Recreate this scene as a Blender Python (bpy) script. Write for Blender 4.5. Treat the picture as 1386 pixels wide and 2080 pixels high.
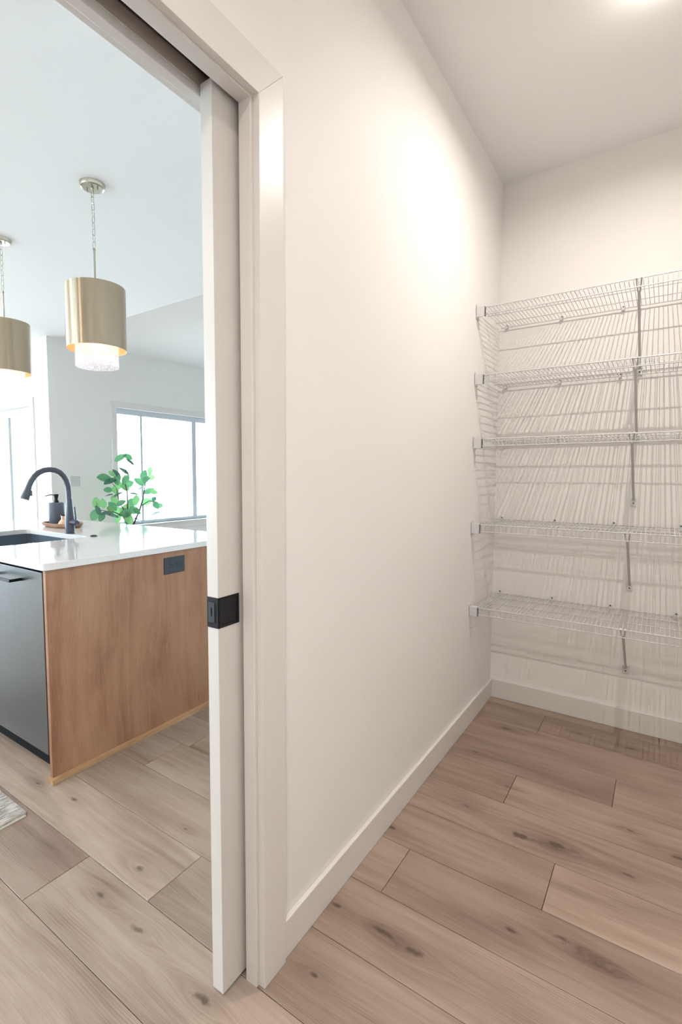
import bpy, math, random
from mathutils import Vector, Matrix
random.seed(7)
S = bpy.context.scene
for o in list(bpy.data.objects): bpy.data.objects.remove(o)
COL = S.collection
R_ = math.radians

# ------------------------------------------------------------------ camera
CAM = Vector((0.771, 0.0, 1.27))
yaw, pit = 0.61987, 0.07176
cd = bpy.data.cameras.new('camera'); cam = bpy.data.objects.new('camera', cd); COL.objects.link(cam)
fw = Vector((-math.sin(yaw)*math.cos(pit), math.cos(yaw)*math.cos(pit), -math.sin(pit)))
rt = Vector((math.cos(yaw), math.sin(yaw), 0)); up = rt.cross(fw)
cam.matrix_world = Matrix(((rt.x, up.x, -fw.x, CAM.x), (rt.y, up.y, -fw.y, CAM.y), (rt.z, up.z, -fw.z, CAM.z), (0, 0, 0, 1)))
cd.sensor_fit = 'AUTO'; cd.sensor_width = 36; cd.lens = 1018.46*36/2080
cd.shift_x = (693-622.83)/2080; cd.shift_y = -(1040-1036.8)/2080
cd.clip_start = 0.02; cd.clip_end = 200
S.camera = cam

# ------------------------------------------------------------------ world, exposure
S.view_settings.view_transform = 'Standard'; S.view_settings.look = 'None'
S.view_settings.gamma = 1; S.view_settings.use_curve_mapping = False
S.view_settings.exposure = 0.22
W = bpy.data.worlds.new('overcast_sky'); S.world = W; W.use_nodes = True
W.node_tree.nodes['Background'].inputs[0].default_value = (0.66, 0.84, 1.0, 1)
W.node_tree.nodes['Background'].inputs[1].default_value = 21.5

def lamp(name, kind, loc, power, color, **kw):
    d = bpy.data.lights.new(name, kind); d.energy = power; d.color = color
    for k, v in kw.items(): setattr(d, k, v)
    o = bpy.data.objects.new(name, d); COL.objects.link(o); o.location = loc
    return o
def portal(name, loc, sx, sy, rot):
    o = lamp(name, 'AREA', loc, 1, (1, 1, 1), shape='RECTANGLE', size=sx, size_y=sy)
    o.rotation_euler = rot; o.data.cycles.is_portal = True
    return o
portal('window_portal', (-5.02, 4.92, 1.36), 2.2, 1.6, (0, R_(-90), 0)).rotation_euler = (R_(90), 0, R_(-90))
portal('patio_portal', (-6.75, 3.06, 1.05), 2.9, 2.1, (R_(-90), 0, 0))
portal('kitchen_portal', (-9.06, -0.2, 1.2), 3.4, 2.1, (0, 0, 0)).rotation_euler = (R_(90), 0, R_(-90))
portal('front_portal', (-4.2, -2.64, 1.55), 2.8, 0.9, (R_(90), 0, 0))
WARM = (1.0, 0.92, 0.855)
LX, LY = 0.70, 1.97
LIGHTS = ((LX, LY, 13.0, 0.011, 167, 0.9), (0.78, -0.42, 21.5, 0.03, 145, 1.0))
for x, y, p, sz, sp, pp in LIGHTS:
    lamp('pantry_glow_light', 'POINT', (x, y, 2.75), pp, WARM, shadow_soft_size=sz/2)
    lamp('pantry_ceiling_light', 'AREA', (x, y, 2.800), p, WARM, shape='DISK', size=sz, spread=R_(sp))
for x, y in ((-1.8, -1.0), (-3.9, -1.0), (-6.2, -1.0), (-3.0, 0.2), (-6.2, 1.0)): lamp('kitchen_fill_light', 'AREA', (x, y, 2.815), 14, (1.0, 0.80, 0.62), shape='DISK', size=0.14)  # unseen lamps added to brighten the kitchen and streak the shades

# ------------------------------------------------------------------ materials
MATS = {}
def mat(name, color, rough=0.5, metal=0.0, spec=0.5, bump=None, **kw):
    m = bpy.data.materials.new(name); m.use_nodes = True
    nt = m.node_tree; b = nt.nodes['Principled BSDF']
    b.inputs['Base Color'].default_value = (*color, 1); b.inputs['Roughness'].default_value = rough
    b.inputs['Metallic'].default_value = metal; b.inputs['Specular IOR Level'].default_value = spec
    for k, v in kw.items(): b.inputs[k].default_value = v
    if bump:
        sc, st, dist = bump
        tc = nt.nodes.new('ShaderNodeTexCoord'); n = nt.nodes.new('ShaderNodeTexNoise')
        n.inputs['Scale'].default_value = sc; n.inputs['Detail'].default_value = 3
        bp = nt.nodes.new('ShaderNodeBump'); bp.inputs['Strength'].default_value = st; bp.inputs['Distance'].default_value = dist
        nt.links.new(tc.outputs['Object'], n.inputs['Vector']); nt.links.new(n.outputs['Fac'], bp.inputs['Height'])
        nt.links.new(bp.outputs['Normal'], b.inputs['Normal'])
    MATS[name] = m
    return m
class NT:
    def __init__(s, m): s.nt = m.node_tree; s.b = s.nt.nodes['Principled BSDF']
    def node(s, t, **kw):
        n = s.nt.nodes.new(t)
        for k, v in kw.items(): setattr(n, k, v)
        return n
    def put(s, sock, v):
        if isinstance(v, bpy.types.NodeSocket): s.nt.links.new(v, sock)
        elif v is not None: sock.default_value = v
    def math(s, op, a, b=None, c=None):
        n = s.node('ShaderNodeMath', operation=op)
        for i, v in enumerate((a, b, c)): s.put(n.inputs[i], v)
        return n.outputs[0]
    def vmath(s, op, a, b=None):
        n = s.node('ShaderNodeVectorMath', operation=op); s.put(n.inputs[0], a); s.put(n.inputs[1], b)
        return n.outputs['Value'] if op in ('LENGTH', 'DISTANCE') else n.outputs[0]
    def noise(s, v, scale, detail=3, rough=0.5, dist=0.0):
        n = s.node('ShaderNodeTexNoise'); s.put(n.inputs['Vector'], v)
        n.inputs['Scale'].default_value = scale; n.inputs['Detail'].default_value = detail
        n.inputs['Roughness'].default_value = rough; n.inputs['Distortion'].default_value = dist
        return n.outputs['Fac']
    def ramp(s, f, stops):
        n = s.node('ShaderNodeValToRGB'); s.put(n.inputs[0], f); e = n.color_ramp.elements
        while len(e) < len(stops): e.new(0.5)
        for el, (p, c) in zip(e, stops): el.position = p; el.color = (*c, 1) if len(c) == 3 else c
        return n.outputs[0]
    def mix(s, f, a, b, mode='MIX'):
        n = s.node('ShaderNodeMix', data_type='RGBA', blend_type=mode)
        s.put(n.inputs[0], f); s.put(n.inputs[6], a); s.put(n.inputs[7], b)
        return n.outputs[2]

mat('wall_paint', (0.84, 0.825, 0.80), 0.6, spec=0.3, bump=(170, 0.22, 0.0012))
mat('ceiling_paint', (0.87, 0.865, 0.85), 0.8, spec=0.2, bump=(150, 0.15, 0.001))
mat('trim_paint', (0.745, 0.72, 0.69), 0.33, spec=0.5)
mat('door_paint', (0.70, 0.675, 0.64), 0.38, spec=0.5)
mat('backlit_vinyl', (0.55, 0.60, 0.64), 0.35)  # white vinyl with its backlit blue-grey shade put into the colour
mat('black_metal', (0.008, 0.009, 0.012), 0.38, spec=0.35)
mat('black_soft', (0.005, 0.005, 0.006), 0.7, spec=0.15)
mat('outlet_black', (0.035, 0.045, 0.06), 0.32)
mat('faucet_hazed_black', (0.075, 0.085, 0.11), 0.33, metal=0.35)  # black lifted to blue-grey, glare haze put into the colour
mat('soap_hazed_black', (0.085, 0.095, 0.125), 0.6)  # dark bottle, base colour raised to include the flare haze
mat('sink_composite', (0.10, 0.135, 0.175), 0.35)
mat('wire_coat', (0.62, 0.62, 0.62), 0.35)
mat('bracket_plastic', (0.66, 0.66, 0.67), 0.4)
mat('bracket_edge', (0.12, 0.12, 0.13), 0.5)
mat('brace_steel', (0.56, 0.57, 0.56), 0.4)
mat('screw_dark', (0.10, 0.10, 0.10), 0.4, metal=0.6)
mat('nickel', (0.50, 0.45, 0.38), 0.25, metal=1.0)
mat('track_dark', (0.05, 0.045, 0.04), 0.5, metal=0.5)
mat('raw_wood', (0.50, 0.42, 0.36), 0.7)
mat('subfloor', (0.10, 0.08, 0.065), 0.9)
mat('copper', (0.75, 0.42, 0.28), 0.3, metal=1.0)
mat('bristle', (0.75, 0.52, 0.36), 0.9)
mat('outdoor_concrete', (0.78, 0.77, 0.75), 0.9)
mat('house_siding', (0.45, 0.46, 0.48), 0.9)
mat('house_roof', (0.052, 0.055, 0.065), 0.9)
mat('pot_white', (0.7, 0.69, 0.67), 0.5)
mat('soil', (0.05, 0.035, 0.025), 0.95)
mat('stem_brown', (0.10, 0.06, 0.04), 0.8)
mat('plate_white', (0.62, 0.66, 0.66), 0.4)
mat('rug_edge', (0.66, 0.60, 0.50), 0.9)

# quartz counter
m = mat('quartz', (0.80, 0.79, 0.775), 0.06, spec=0.75); t = NT(m)
co = t.node('ShaderNodeTexCoord').outputs['Object']
t.put(t.b.inputs['Base Color'], t.ramp(t.noise(co, 160, 3), [(0.35, (0.775, 0.765, 0.75)), (0.6, (0.81, 0.80, 0.785))]))

# brushed champagne shade, brushed round its axis
m = mat('brushed_brass', (0.44, 0.355, 0.255), 0.33, metal=1.0); t = NT(m)
t.b.inputs['Anisotropic'].default_value = 0.96; t.b.inputs['Anisotropic Rotation'].default_value = 0.25
tg = t.node('ShaderNodeTangent', direction_type='RADIAL', axis='Z'); t.put(t.b.inputs['Tangent'], tg.outputs[0])
co = t.node('ShaderNodeTexCoord').outputs['Object']
mp = t.node('ShaderNodeMapping'); t.put(mp.inputs['Vector'], co); mp.inputs['Scale'].default_value = (2, 2, 400)
t.put(t.b.inputs['Roughness'], t.ramp(t.noise(mp.outputs[0], 4, 2), [(0.3, (0.32,)*3), (0.7, (0.34,)*3)]))
mat('brass_inside', (0.72, 0.50, 0.28), 0.45, metal=0.6)

# stainless front of the dishwasher
m = mat('dark_stainless', (0.17, 0.175, 0.18), 0.28, metal=0.85); t = NT(m)  # base darkened to stand in for dark surroundings it would reflect
co = t.node('ShaderNodeTexCoord').outputs['Object']
mp = t.node('ShaderNodeMapping'); t.put(mp.inputs['Vector'], co); mp.inputs['Scale'].default_value = (300, 300, 2)

def emit(name, color, strength):
    m = bpy.data.materials.new(name); m.use_nodes = True; nt = m.node_tree; nt.nodes.clear()
    e = nt.nodes.new('ShaderNodeEmission'); e.inputs[0].default_value = (*color, 1); e.inputs[1].default_value = strength
    o = nt.nodes.new('ShaderNodeOutputMaterial'); nt.links.new(e.outputs[0], o.inputs[0]); MATS[name] = m
emit('bulb_glow', (1, 0.78, 0.52), 14)

# clear window glass: mostly transmits, thin reflection
def glass(name, tint, refl, milk=0.0, milkcol=(1, 1, 1), bumpy=False):
    m = bpy.data.materials.new(name); m.use_nodes = True; nt = m.node_tree; nt.nodes.clear()
    tr = nt.nodes.new('ShaderNodeBsdfTransparent'); tr.inputs[0].default_value = (*tint, 1)
    gl = nt.nodes.new('ShaderNodeBsdfGlossy'); gl.inputs['Roughness'].default_value = 0.02 if not bumpy else 0.15
    mx = nt.nodes.new('ShaderNodeMixShader'); mx.inputs[0].default_value = refl
    nt.links.new(tr.outputs[0], mx.inputs[1]); nt.links.new(gl.outputs[0], mx.inputs[2]); last = mx.outputs[0]
    if milk:
        tl = nt.nodes.new('ShaderNodeBsdfTranslucent'); tl.inputs[0].default_value = (*milkcol, 1)
        df = nt.nodes.new('ShaderNodeBsdfDiffuse'); df.inputs[0].default_value = (*milkcol, 1)
        a = nt.nodes.new('ShaderNodeMixShader'); a.inputs[0].default_value = 0.4
        nt.links.new(tl.outputs[0], a.inputs[1]); nt.links.new(df.outputs[0], a.inputs[2])
        b = nt.nodes.new('ShaderNodeMixShader')
        if bumpy:
            tc = nt.nodes.new('ShaderNodeTexCoord'); n = nt.nodes.new('ShaderNodeTexNoise'); n.inputs['Scale'].default_value = 130
            nt.links.new(tc.outputs['Object'], n.inputs['Vector'])
            r = nt.nodes.new('ShaderNodeMapRange'); r.inputs[1].default_value = 0.35; r.inputs[2].default_value = 0.65
            r.inputs[3].default_value = milk-0.18; r.inputs[4].default_value = milk+0.15
            nt.links.new(n.outputs['Fac'], r.inputs[0]); nt.links.new(r.outputs[0], b.inputs[0])
        else: b.inputs[0].default_value = milk
        nt.links.new(last, b.inputs[1]); nt.links.new(a.outputs[0], b.inputs[2]); last = b.outputs[0]
    o = nt.nodes.new('ShaderNodeOutputMaterial'); nt.links.new(last, o.inputs[0]); MATS[name] = m
glass('pane_glass', (0.96, 0.98, 0.98), 0.05)
glass('seeded_glass', (0.97, 0.97, 1.0), 0.08, milk=0.27, milkcol=(0.95, 0.95, 1.0), bumpy=True)

# oak plank floor: grain along X, knots at fixed spots bend the grain
KNOTS = [(0.42, 1.806, 2.0), (0.52, 1.83, 1.2), (0.264, 1.183, 1.5), (0.183, 1.187, .9), (0.473, 1.40, .9), (0.699, 1.426, 1.3), (0.032, 1.187, 1.0),
         (0.207, 1.855, .7), (0.727, 1.819, .9), (0.87, 2.004, 1.6), (0.097, 0.978, .8), (0.18, 2.555, 1.2), (0.477, 2.715, .7), (0.701, 2.701, 1.1),
         (-0.554, 0.935, 1.6), (-0.562, 0.801, 1.1), (-0.364, 0.796, 1.3), (-1.063, 1.0, 1.0), (-0.575, 1.143, .7), (-1.286, 0.968, .8),
         (0.115, 2.251, .7), (0.302, 2.072, .8), (0.019, 1.581, .9), (0.722, 2.062, .7), (-0.091, 0.77, 1.5), (0.60, 1.457, 1.3)]
m = mat('oak_plank', (0.4, 0.32, 0.25), 0.42, spec=0.4); t = NT(m)
geo = t.node('ShaderNodeNewGeometry').outputs['Position']
sep = t.node('ShaderNodeSeparateXYZ'); t.put(sep.inputs[0], geo)
px, py = sep.outputs[0], sep.outputs[1]
oi = t.node('ShaderNodeObjectInfo')
K = D = None
wob = t.math('SUBTRACT', t.noise(geo, 22, 3), 0.5)
for kx, ky, kz in KNOTS:
    dx = t.math('MULTIPLY', t.math('SUBTRACT', px, kx), 1/(0.075*kz)); dy = t.math('MULTIPLY', t.math('SUBTRACT', py, ky), 1/(0.026*kz))
    r2 = t.math('MULTIPLY_ADD', dx, dx, t.math('MULTIPLY', dy, dy))
    g = t.math('POWER', 2.718, t.math('MULTIPLY', r2, -0.75))
    s_ = t.math('MULTIPLY', t.math('MULTIPLY', dy, g), 0.012*kz)
    c_ = t.math('POWER', 2.718, t.math('MULTIPLY', r2, -9.0))
    K = (t.math('ADD', K[0], g), t.math('ADD', K[1], s_), t.math('ADD', K[2], c_)) if K else (g, s_, c_)
off = t.node('ShaderNodeCombineXYZ'); t.put(off.inputs[0], t.math('MULTIPLY', oi.outputs['Random'], 37.0)); t.put(off.inputs[1], t.math('MULTIPLY', oi.outputs['Random'], 91.0))
base = t.vmath('ADD', geo, off.outputs[0])
def st(v, sx, sy):
    mp = t.node('ShaderNodeMapping'); t.put(mp.inputs['Vector'], v); mp.inputs['Scale'].default_value = (sx, sy, 1); return mp.outputs[0]
warp = t.math('MULTIPLY', t.math('SUBTRACT', t.noise(st(base, 1.3, 4.5), 1.0, 3, 0.5), 0.5), 0.05)
yy = t.math('ADD', t.math('SUBTRACT', py, t.math('MULTIPLY', K[1], 2.4)), warp)
cb = t.node('ShaderNodeCombineXYZ'); t.put(cb.inputs[0], px); t.put(cb.inputs[1], yy)
bw = t.vmath('ADD', cb.outputs[0], off.outputs[0])
fine = t.noise(st(bw, 7, 420), 1.0, 4, 0.6)
mid = t.noise(st(bw, 2.2, 42), 1.0, 3, 0.55)
mott = t.noise(st(bw, 1.7, 7), 1.0, 3, 0.5)
ring = t.math('SINE', t.math('MULTIPLY', yy, 820.0))
ringm = t.ramp(t.noise(st(base, 1.1, 5), 1.0, 2), [(0.52, (0, 0, 0)), (0.66, (1, 1, 1))])
v = t.math('MULTIPLY_ADD', fine, 0.40, t.math('MULTIPLY', mid, 0.35))
v = t.math('MULTIPLY_ADD', mott, 0.62, v)
v = t.math('ADD', v, t.math('MULTIPLY', t.math('MULTIPLY', ring, ringm), 0.06))
v = t.math('SUBTRACT', v, t.math('MULTIPLY', K[0], 0.13))
colr = t.ramp(v, [(0.42, (0.200, 0.146, 0.112)), (0.585, (0.330, 0.258, 0.205)), (0.72, (0.425, 0.345, 0.280)), (0.88, (0.50, 0.42, 0.350))])
colr = t.mix(1.0, colr, oi.outputs['Color'], 'MULTIPLY')
colr = t.mix(1.0, colr, (0.89, 0.85, 0.84, 1), 'MULTIPLY')
kc = t.ramp(t.math('ADD', K[2], t.math('MULTIPLY', wob, t.math('MULTIPLY', K[0], 2.0))), [(0.45, (0, 0, 0)), (0.95, (1, 1, 1))])
colr = t.mix(t.math('MULTIPLY', kc, 0.86), colr, (0.095, 0.065, 0.048, 1))
t.put(t.b.inputs['Base Color'], colr)
bp = t.node('ShaderNodeBump'); bp.inputs['Strength'].default_value = 0.10; bp.inputs['Distance'].default_value = 0.001
t.put(bp.inputs['Height'], fine); t.put(t.b.inputs['Normal'], bp.outputs[0])

# stained wood veneer, vertical grain (island end panel)
def veneer(name, c0, c1, c2, hor=False):
    m = mat(name, c1, 0.42, spec=0.35); t = NT(m)
    co = t.node('ShaderNodeTexCoord').outputs['Object']
    def st(v, a, b):
        mp = t.node('ShaderNodeMapping'); t.put(mp.inputs['Vector'], v)
        mp.inputs['Scale'].default_value = (a, a, b) if not hor else (a, b, a); return mp.outputs[0]
    wp = t.math('MULTIPLY', t.math('SUBTRACT', t.noise(st(co, 3, 1.6), 1, 3), 0.5), 0.10)
    cb = t.node('ShaderNodeCombineXYZ'); 
    for i in range(3): t.put(cb.inputs[i], wp if i < 2 else 0.0)
    cw = t.vmath('ADD', co, cb.outputs[0])
    v = t.math('MULTIPLY', t.noise(st(cw, 190, 3.0), 1, 3, 0.6), 0.30)
    v = t.math('MULTIPLY_ADD', t.noise(st(cw, 22, 1.0), 1, 3, 0.5), 0.32, v)
    v = t.math('MULTIPLY_ADD', t.noise(st(co, 7.0, 2.4), 1, 4, 0.55, 0.4), 0.55, v)
    t.put(t.b.inputs['Base Color'], t.ramp(v, [(0.40, c0), (0.56, c1), (0.76, c2)]))
    return m
veneer('island_veneer', (0.255, 0.120, 0.064), (0.375, 0.195, 0.115), (0.46, 0.26, 0.16))
veneer('shoe_wood', (0.34, 0.19, 0.095), (0.50, 0.30, 0.16), (0.60, 0.38, 0.22), hor=True)
veneer('tray_wood', (0.16, 0.08, 0.05), (0.30, 0.16, 0.10), (0.42, 0.26, 0.17), hor=True)

# woven rug
m = mat('rug_weave', (0.5, 0.47, 0.43), 0.95, spec=0.1); t = NT(m)
co = t.node('ShaderNodeTexCoord').outputs['Object']
mp = t.node('ShaderNodeMapping'); t.put(mp.inputs['Vector'], co); mp.inputs['Scale'].default_value = (230, 26, 26)
t.put(t.b.inputs['Base Color'], t.ramp(t.noise(mp.outputs[0], 1, 5, 0.7), [(0.38, (0.22, 0.19, 0.165)), (0.50, (0.38, 0.345, 0.31)), (0.62, (0.62, 0.58, 0.53))]))
bp = t.node('ShaderNodeBump'); bp.inputs['Strength'].default_value = 0.8; bp.inputs['Distance'].default_value = 0.004
t.put(bp.inputs['Height'], t.noise(co, 260, 3)); t.put(t.b.inputs['Normal'], bp.outputs[0])

# leaves
for nm, c in (('leaf_green', (0.075, 0.20, 0.09)), ('leaf_light', (0.16, 0.34, 0.13)), ('leaf_dark', (0.045, 0.125, 0.08))):
    m = mat(nm, c, 0.45, spec=0.4)
    nt = m.node_tree; b = nt.nodes['Principled BSDF']; out = [n for n in nt.nodes if n.type == 'OUTPUT_MATERIAL'][0]
    tl = nt.nodes.new('ShaderNodeBsdfTranslucent'); tl.inputs[0].default_value = (c[0]*1.6, c[1]*1.6, c[2]*1.6, 1)
    mx = nt.nodes.new('ShaderNodeMixShader'); mx.inputs[0].default_value = 0.35
    nt.links.new(b.outputs[0], mx.inputs[1]); nt.links.new(tl.outputs[0], mx.inputs[2]); nt.links.new(mx.outputs[0], out.inputs[0])

# ------------------------------------------------------------------ mesh helpers (world coordinates in, local meshes out)
class MB:
    def __init__(s): s.v = []; s.f = []; s.sm = []
    def add(s, vs, fs, smooth=False):
        o = len(s.v); s.v += [Vector(p) for p in vs]; s.f += [tuple(i+o for i in f) for f in fs]; s.sm += [smooth]*len(fs); return s
    def box(s, x0, x1, y0, y1, z0, z1):
        x0, x1 = sorted((x0, x1)); y0, y1 = sorted((y0, y1)); z0, z1 = sorted((z0, z1))
        return s.add([(x0,y0,z0),(x1,y0,z0),(x1,y1,z0),(x0,y1,z0),(x0,y0,z1),(x1,y0,z1),(x1,y1,z1),(x0,y1,z1)],
                     [(0,3,2,1),(4,5,6,7),(0,1,5,4),(1,2,6,5),(2,3,7,6),(3,0,4,7)])
    def tube(s, path, r, n=8, caps=True, smooth=True):
        path = [Vector(p) for p in path]; N = len(path); rs = r if isinstance(r, (list, tuple)) else [r]*N
        t0 = (path[1]-path[0]).normalized(); a = t0.orthogonal().normalized(); vs = []; prev = t0
        for i, p in enumerate(path):
            tn = (path[min(i+1, N-1)]-path[max(i-1, 0)]).normalized()
            q = prev.rotation_difference(tn); a = (q @ a).normalized(); a = (a-tn*a.dot(tn)).normalized(); prev = tn; b = tn.cross(a)
            for k in range(n):
                an = 2*math.pi*k/n; vs.append(p+(a*math.cos(an)+b*math.sin(an))*rs[i])
        fs = [(i*n+k, i*n+(k+1)%n, (i+1)*n+(k+1)%n, (i+1)*n+k) for i in range(N-1) for k in range(n)]
        s.add(vs, fs, smooth)
        if caps:
            s.add(vs[:n], [tuple(range(n-1, -1, -1))]); s.add(vs[-n:], [tuple(range(n))])
        return s
    def ring(s, path, r, n=6):   # closed tube
        path = [Vector(p) for p in path]; N = len(path); vs = []
        c = sum(path, Vector())/N; nrm = (path[0]-c).cross(path[N//4]-c).normalized()
        for i, p in enumerate(path):
            tn = (path[(i+1) % N]-path[i-1]).normalized(); a = nrm; b = tn.cross(a)
            for k in range(n):
                an = 2*math.pi*k/n; vs.append(p+(a*math.cos(an)+b*math.sin(an))*r)
        return s.add(vs, [(i*n+k, i*n+(k+1) % n, ((i+1) % N)*n+(k+1) % n, ((i+1) % N)*n+k) for i in range(N) for k in range(n)], True)
    def lathe(s, prof, c, n=32, caps=(True, True), axis=None, smooth=True):
        c = Vector(c); M = Matrix.Identity(3) if axis is None else Vector((0, 0, 1)).rotation_difference(Vector(axis)).to_matrix()
        vs = [c+M @ Vector((r*math.cos(2*math.pi*k/n), r*math.sin(2*math.pi*k/n), z)) for r, z in prof for k in range(n)]
        s.add(vs, [(i*n+k, i*n+(k+1)%n, (i+1)*n+(k+1)%n, (i+1)*n+k) for i in range(len(prof)-1) for k in range(n)], smooth)
        if caps[0]: s.add(vs[:n], [tuple(range(n-1, -1, -1))])
        if caps[1]: s.add(vs[-n:], [tuple(range(n))])
        return s
    def prism(s, loop, z0, z1):
        n = len(loop); vs = [(x, y, z0) for x, y in loop]+[(x, y, z1) for x, y in loop]
        return s.add(vs, [tuple(range(n-1, -1, -1)), tuple(range(n, 2*n))]+[(i, (i+1) % n, n+(i+1) % n, n+i) for i in range(n)])
    def build(s, name, material, parent=None, bevel=0, kind=None, label=None, smooth_angle=40, segs=2):
        me = bpy.data.meshes.new(name)
        off = wloc(parent) if parent else Vector()
        me.from_pydata([tuple(p-off) for p in s.v], [], s.f)
        me.polygons.foreach_set('use_smooth', s.sm)
        me.materials.append(MATS[material]); me.update()
        if any(s.sm): me.set_sharp_from_angle(angle=R_(smooth_angle))
        o = bpy.data.objects.new(name, me); COL.objects.link(o); o.parent = parent
        if bevel:
            b = o.modifiers.new('bevel', 'BEVEL'); b.width = bevel; b.segments = segs; b.limit_method = 'ANGLE'; b.angle_limit = R_(50)
        if kind: o['kind'] = kind
        if label: o['label'] = label
        return o
def wloc(o):
    v = Vector()
    while o: v += o.location; o = o.parent
    return v
def thing(name, label, cat, loc=(0, 0, 0), group=None):
    o = bpy.data.objects.new(name, None); COL.objects.link(o); o.location = loc
    o.empty_display_size = 0.1; o['label'] = label; o['category'] = cat
    if group: o['group'] = group
    return o
def setting(name, loc=(0, 0, 0)):
    o = bpy.data.objects.new(name, None); COL.objects.link(o); o.location = loc; o['kind'] = 'structure'; return o
def tag(o, label, cat, group=None):
    o['label'] = label; o['category'] = cat
    if group: o['group'] = group
    return o
def dup(root, loc, label=None):
    r = root.copy(); COL.objects.link(r); r.location = loc
    if label: r['label'] = label
    for ch in list(root.children):
        c = ch.copy(); COL.objects.link(c); c.parent = r
        for g in list(ch.children):
            d = g.copy(); COL.objects.link(d); d.parent = c
    return r
def B(*a): return MB().box(*a)
def rrect(x0, x1, y0, y1, r, n=7):
    pts = []
    for cx, cy, a0 in ((x1-r, y1-r, 0), (x0+r, y1-r, 90), (x0+r, y0+r, 180), (x1-r, y0+r, 270)):
        for k in range(n): a = R_(a0+90*k/(n-1)); pts.append((cx+r*math.cos(a), cy+r*math.sin(a)))
    return pts

# ------------------------------------------------------------------ the setting
CH = 2.822                      # ceiling height
YB = 2.90                       # pantry back wall
XR = 1.42                       # pantry right wall
ST = 'structure'
# floor: dark underlay slab, planks on it
floor = setting('floor')
B(-9.2, 1.6, -2.8, 6.75, -0.16, -0.0085).build('underlay', 'subfloor', floor)
PW, Y0 = 0.2167, 0.6545
ROWJ = {-1: [-1.25, 0.27], 0: [-0.74, 0.78], 1: [-1.956, -0.434, 1.09], 2: [-1.33, 0.93], 3: [-2.55, -1.033, 0.118], 4: [-0.99, 0.53],
        5: [-1.71, -0.19, 1.33], 6: [-1.21, 0.313], 7: [-0.866, 0.658], 8: [-1.45, -0.05, 1.3], 9: [-1.21, 0.31], 10: [-0.7, 0.8]}
TINT = {(0, 0): (0.80, 0.76, 0.74), (0, 1): (1.0, 1.0, 1.0), (1, 1): (1.03, 1.02, 1.0), (2, 1): (0.93, 0.90, 0.88), (3, 3): (0.86, 0.82, 0.80), (3, 2): (1.0, 0.98, 0.95),
        (4, 1): (0.93, 0.90, 0.86), (4, 2): (1.08, 1.05, 1.02), (5, 2): (0.96, 0.93, 0.92), (6, 1): (0.90, 0.86, 0.83), (6, 2): (1.02, 0.99, 0.94),
        (7, 1): (0.80, 0.75, 0.73), (7, 2): (0.95, 0.9, 0.89), (8, 2): (0.86, 0.80, 0.78), (9, 1): (0.92, 0.87, 0.82), (9, 2): (0.86, 0.80, 0.77)}
def plank_geo(mb, x0, x1, y0, y1):
    g, c, z0, zt = 0.0009, 0.0013, -0.008, 0.0
    a = [(x0+g, y0+g), (x1-g, y0+g), (x1-g, y1-g), (x0+g, y1-g)]
    b = [(x0+g+c, y0+g+c), (x1-g-c, y0+g+c), (x1-g-c, y1-g-c), (x0+g+c, y1-g-c)]
    vs = [(*p, z0) for p in a]+[(*p, zt-c*0.8) for p in a]+[(*p, zt) for p in b]
    fs = [(0, 3, 2, 1), (8, 9, 10, 11)]
    for i in range(4):
        j = (i+1) % 4; fs += [(i, j, 4+j, 4+i), (4+i, 4+j, 8+j, 8+i)]
    return mb.add(vs, fs)
rest = MB()
for r in range(-16, 35):
    y0, y1 = Y0+PW*r, Y0+PW*(r+1)
    js = list(ROWJ.get(r, [-4.0+((r*0.61) % 1.52)+1.52*k for k in range(4)]))
    while js[0] > -9.0: js.insert(0, js[0]-1.523)
    while js[-1] < 1.55: js.append(js[-1]+1.523)
    vis = [j for j in js if j > -4.2]
    for a, b in zip(js, js[1:]):
        if -1 <= r <= 9 and b > -2.9 and a > -4.3 and a < XR:
            p = plank_geo(MB(), a, min(b, 1.55), y0, y1).build('plank', 'oak_plank', floor)
            idx = sum(1 for q in js if q <= a+1e-6 and q > -2.56) if r == 3 else sum(1 for q in ROWJ.get(r, []) if q <= a+1e-6)
            c = TINT.get((r, idx)) or (lambda s: (0.97*s, 0.955*s, 0.94*s))(random.uniform(0.93, 1.04))
            p.color = (*c, 1)
        elif y0 < 6.5 and y0 > -2.6: plank_geo(rest, max(a, -9.1), min(b, 1.55), y0, y1)
rp = rest.build('plank', 'oak_plank', floor, kind='stuff'); rp.color = (0.96, 0.94, 0.92, 1)

# ceilings
B(-0.05, 1.6, -1.75, 3.1, CH, CH+0.12).build('ceiling', 'ceiling_paint', kind=ST)
B(-9.2, -0.05, -2.8, 3.11, CH, CH+0.12).build('ceiling', 'ceiling_paint', kind=ST)
vt = MB(); XR1 = -2.45; ZR = CH+0.82
vt.add([(-5.1, 3.0, CH-0.04), (XR1, 3.0, ZR), (XR1, 6.75, ZR), (-5.1, 6.75, CH-0.04), (-5.1, 3.0, CH+0.10), (XR1, 3.0, ZR+0.14), (XR1, 6.75, ZR+0.14), (-5.1, 6.75, CH+0.10)],
       [(0,3,2,1),(4,5,6,7),(0,1,5,4),(1,2,6,5),(2,3,7,6),(3,0,4,7)])
vt.add([(XR1, 3.0, ZR), (0.1, 3.0, CH-0.04), (0.1, 6.75, CH-0.04), (XR1, 6.75, ZR), (XR1, 3.0, ZR+0.14), (0.1, 3.0, CH+0.10), (0.1, 6.75, CH+0.10), (XR1, 6.75, ZR+0.14)],
       [(0,3,2,1),(4,5,6,7),(0,1,5,4),(1,2,6,5),(2,3,7,6),(3,0,4,7)])
vt.build('ceiling', 'ceiling_paint', kind=ST)
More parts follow.
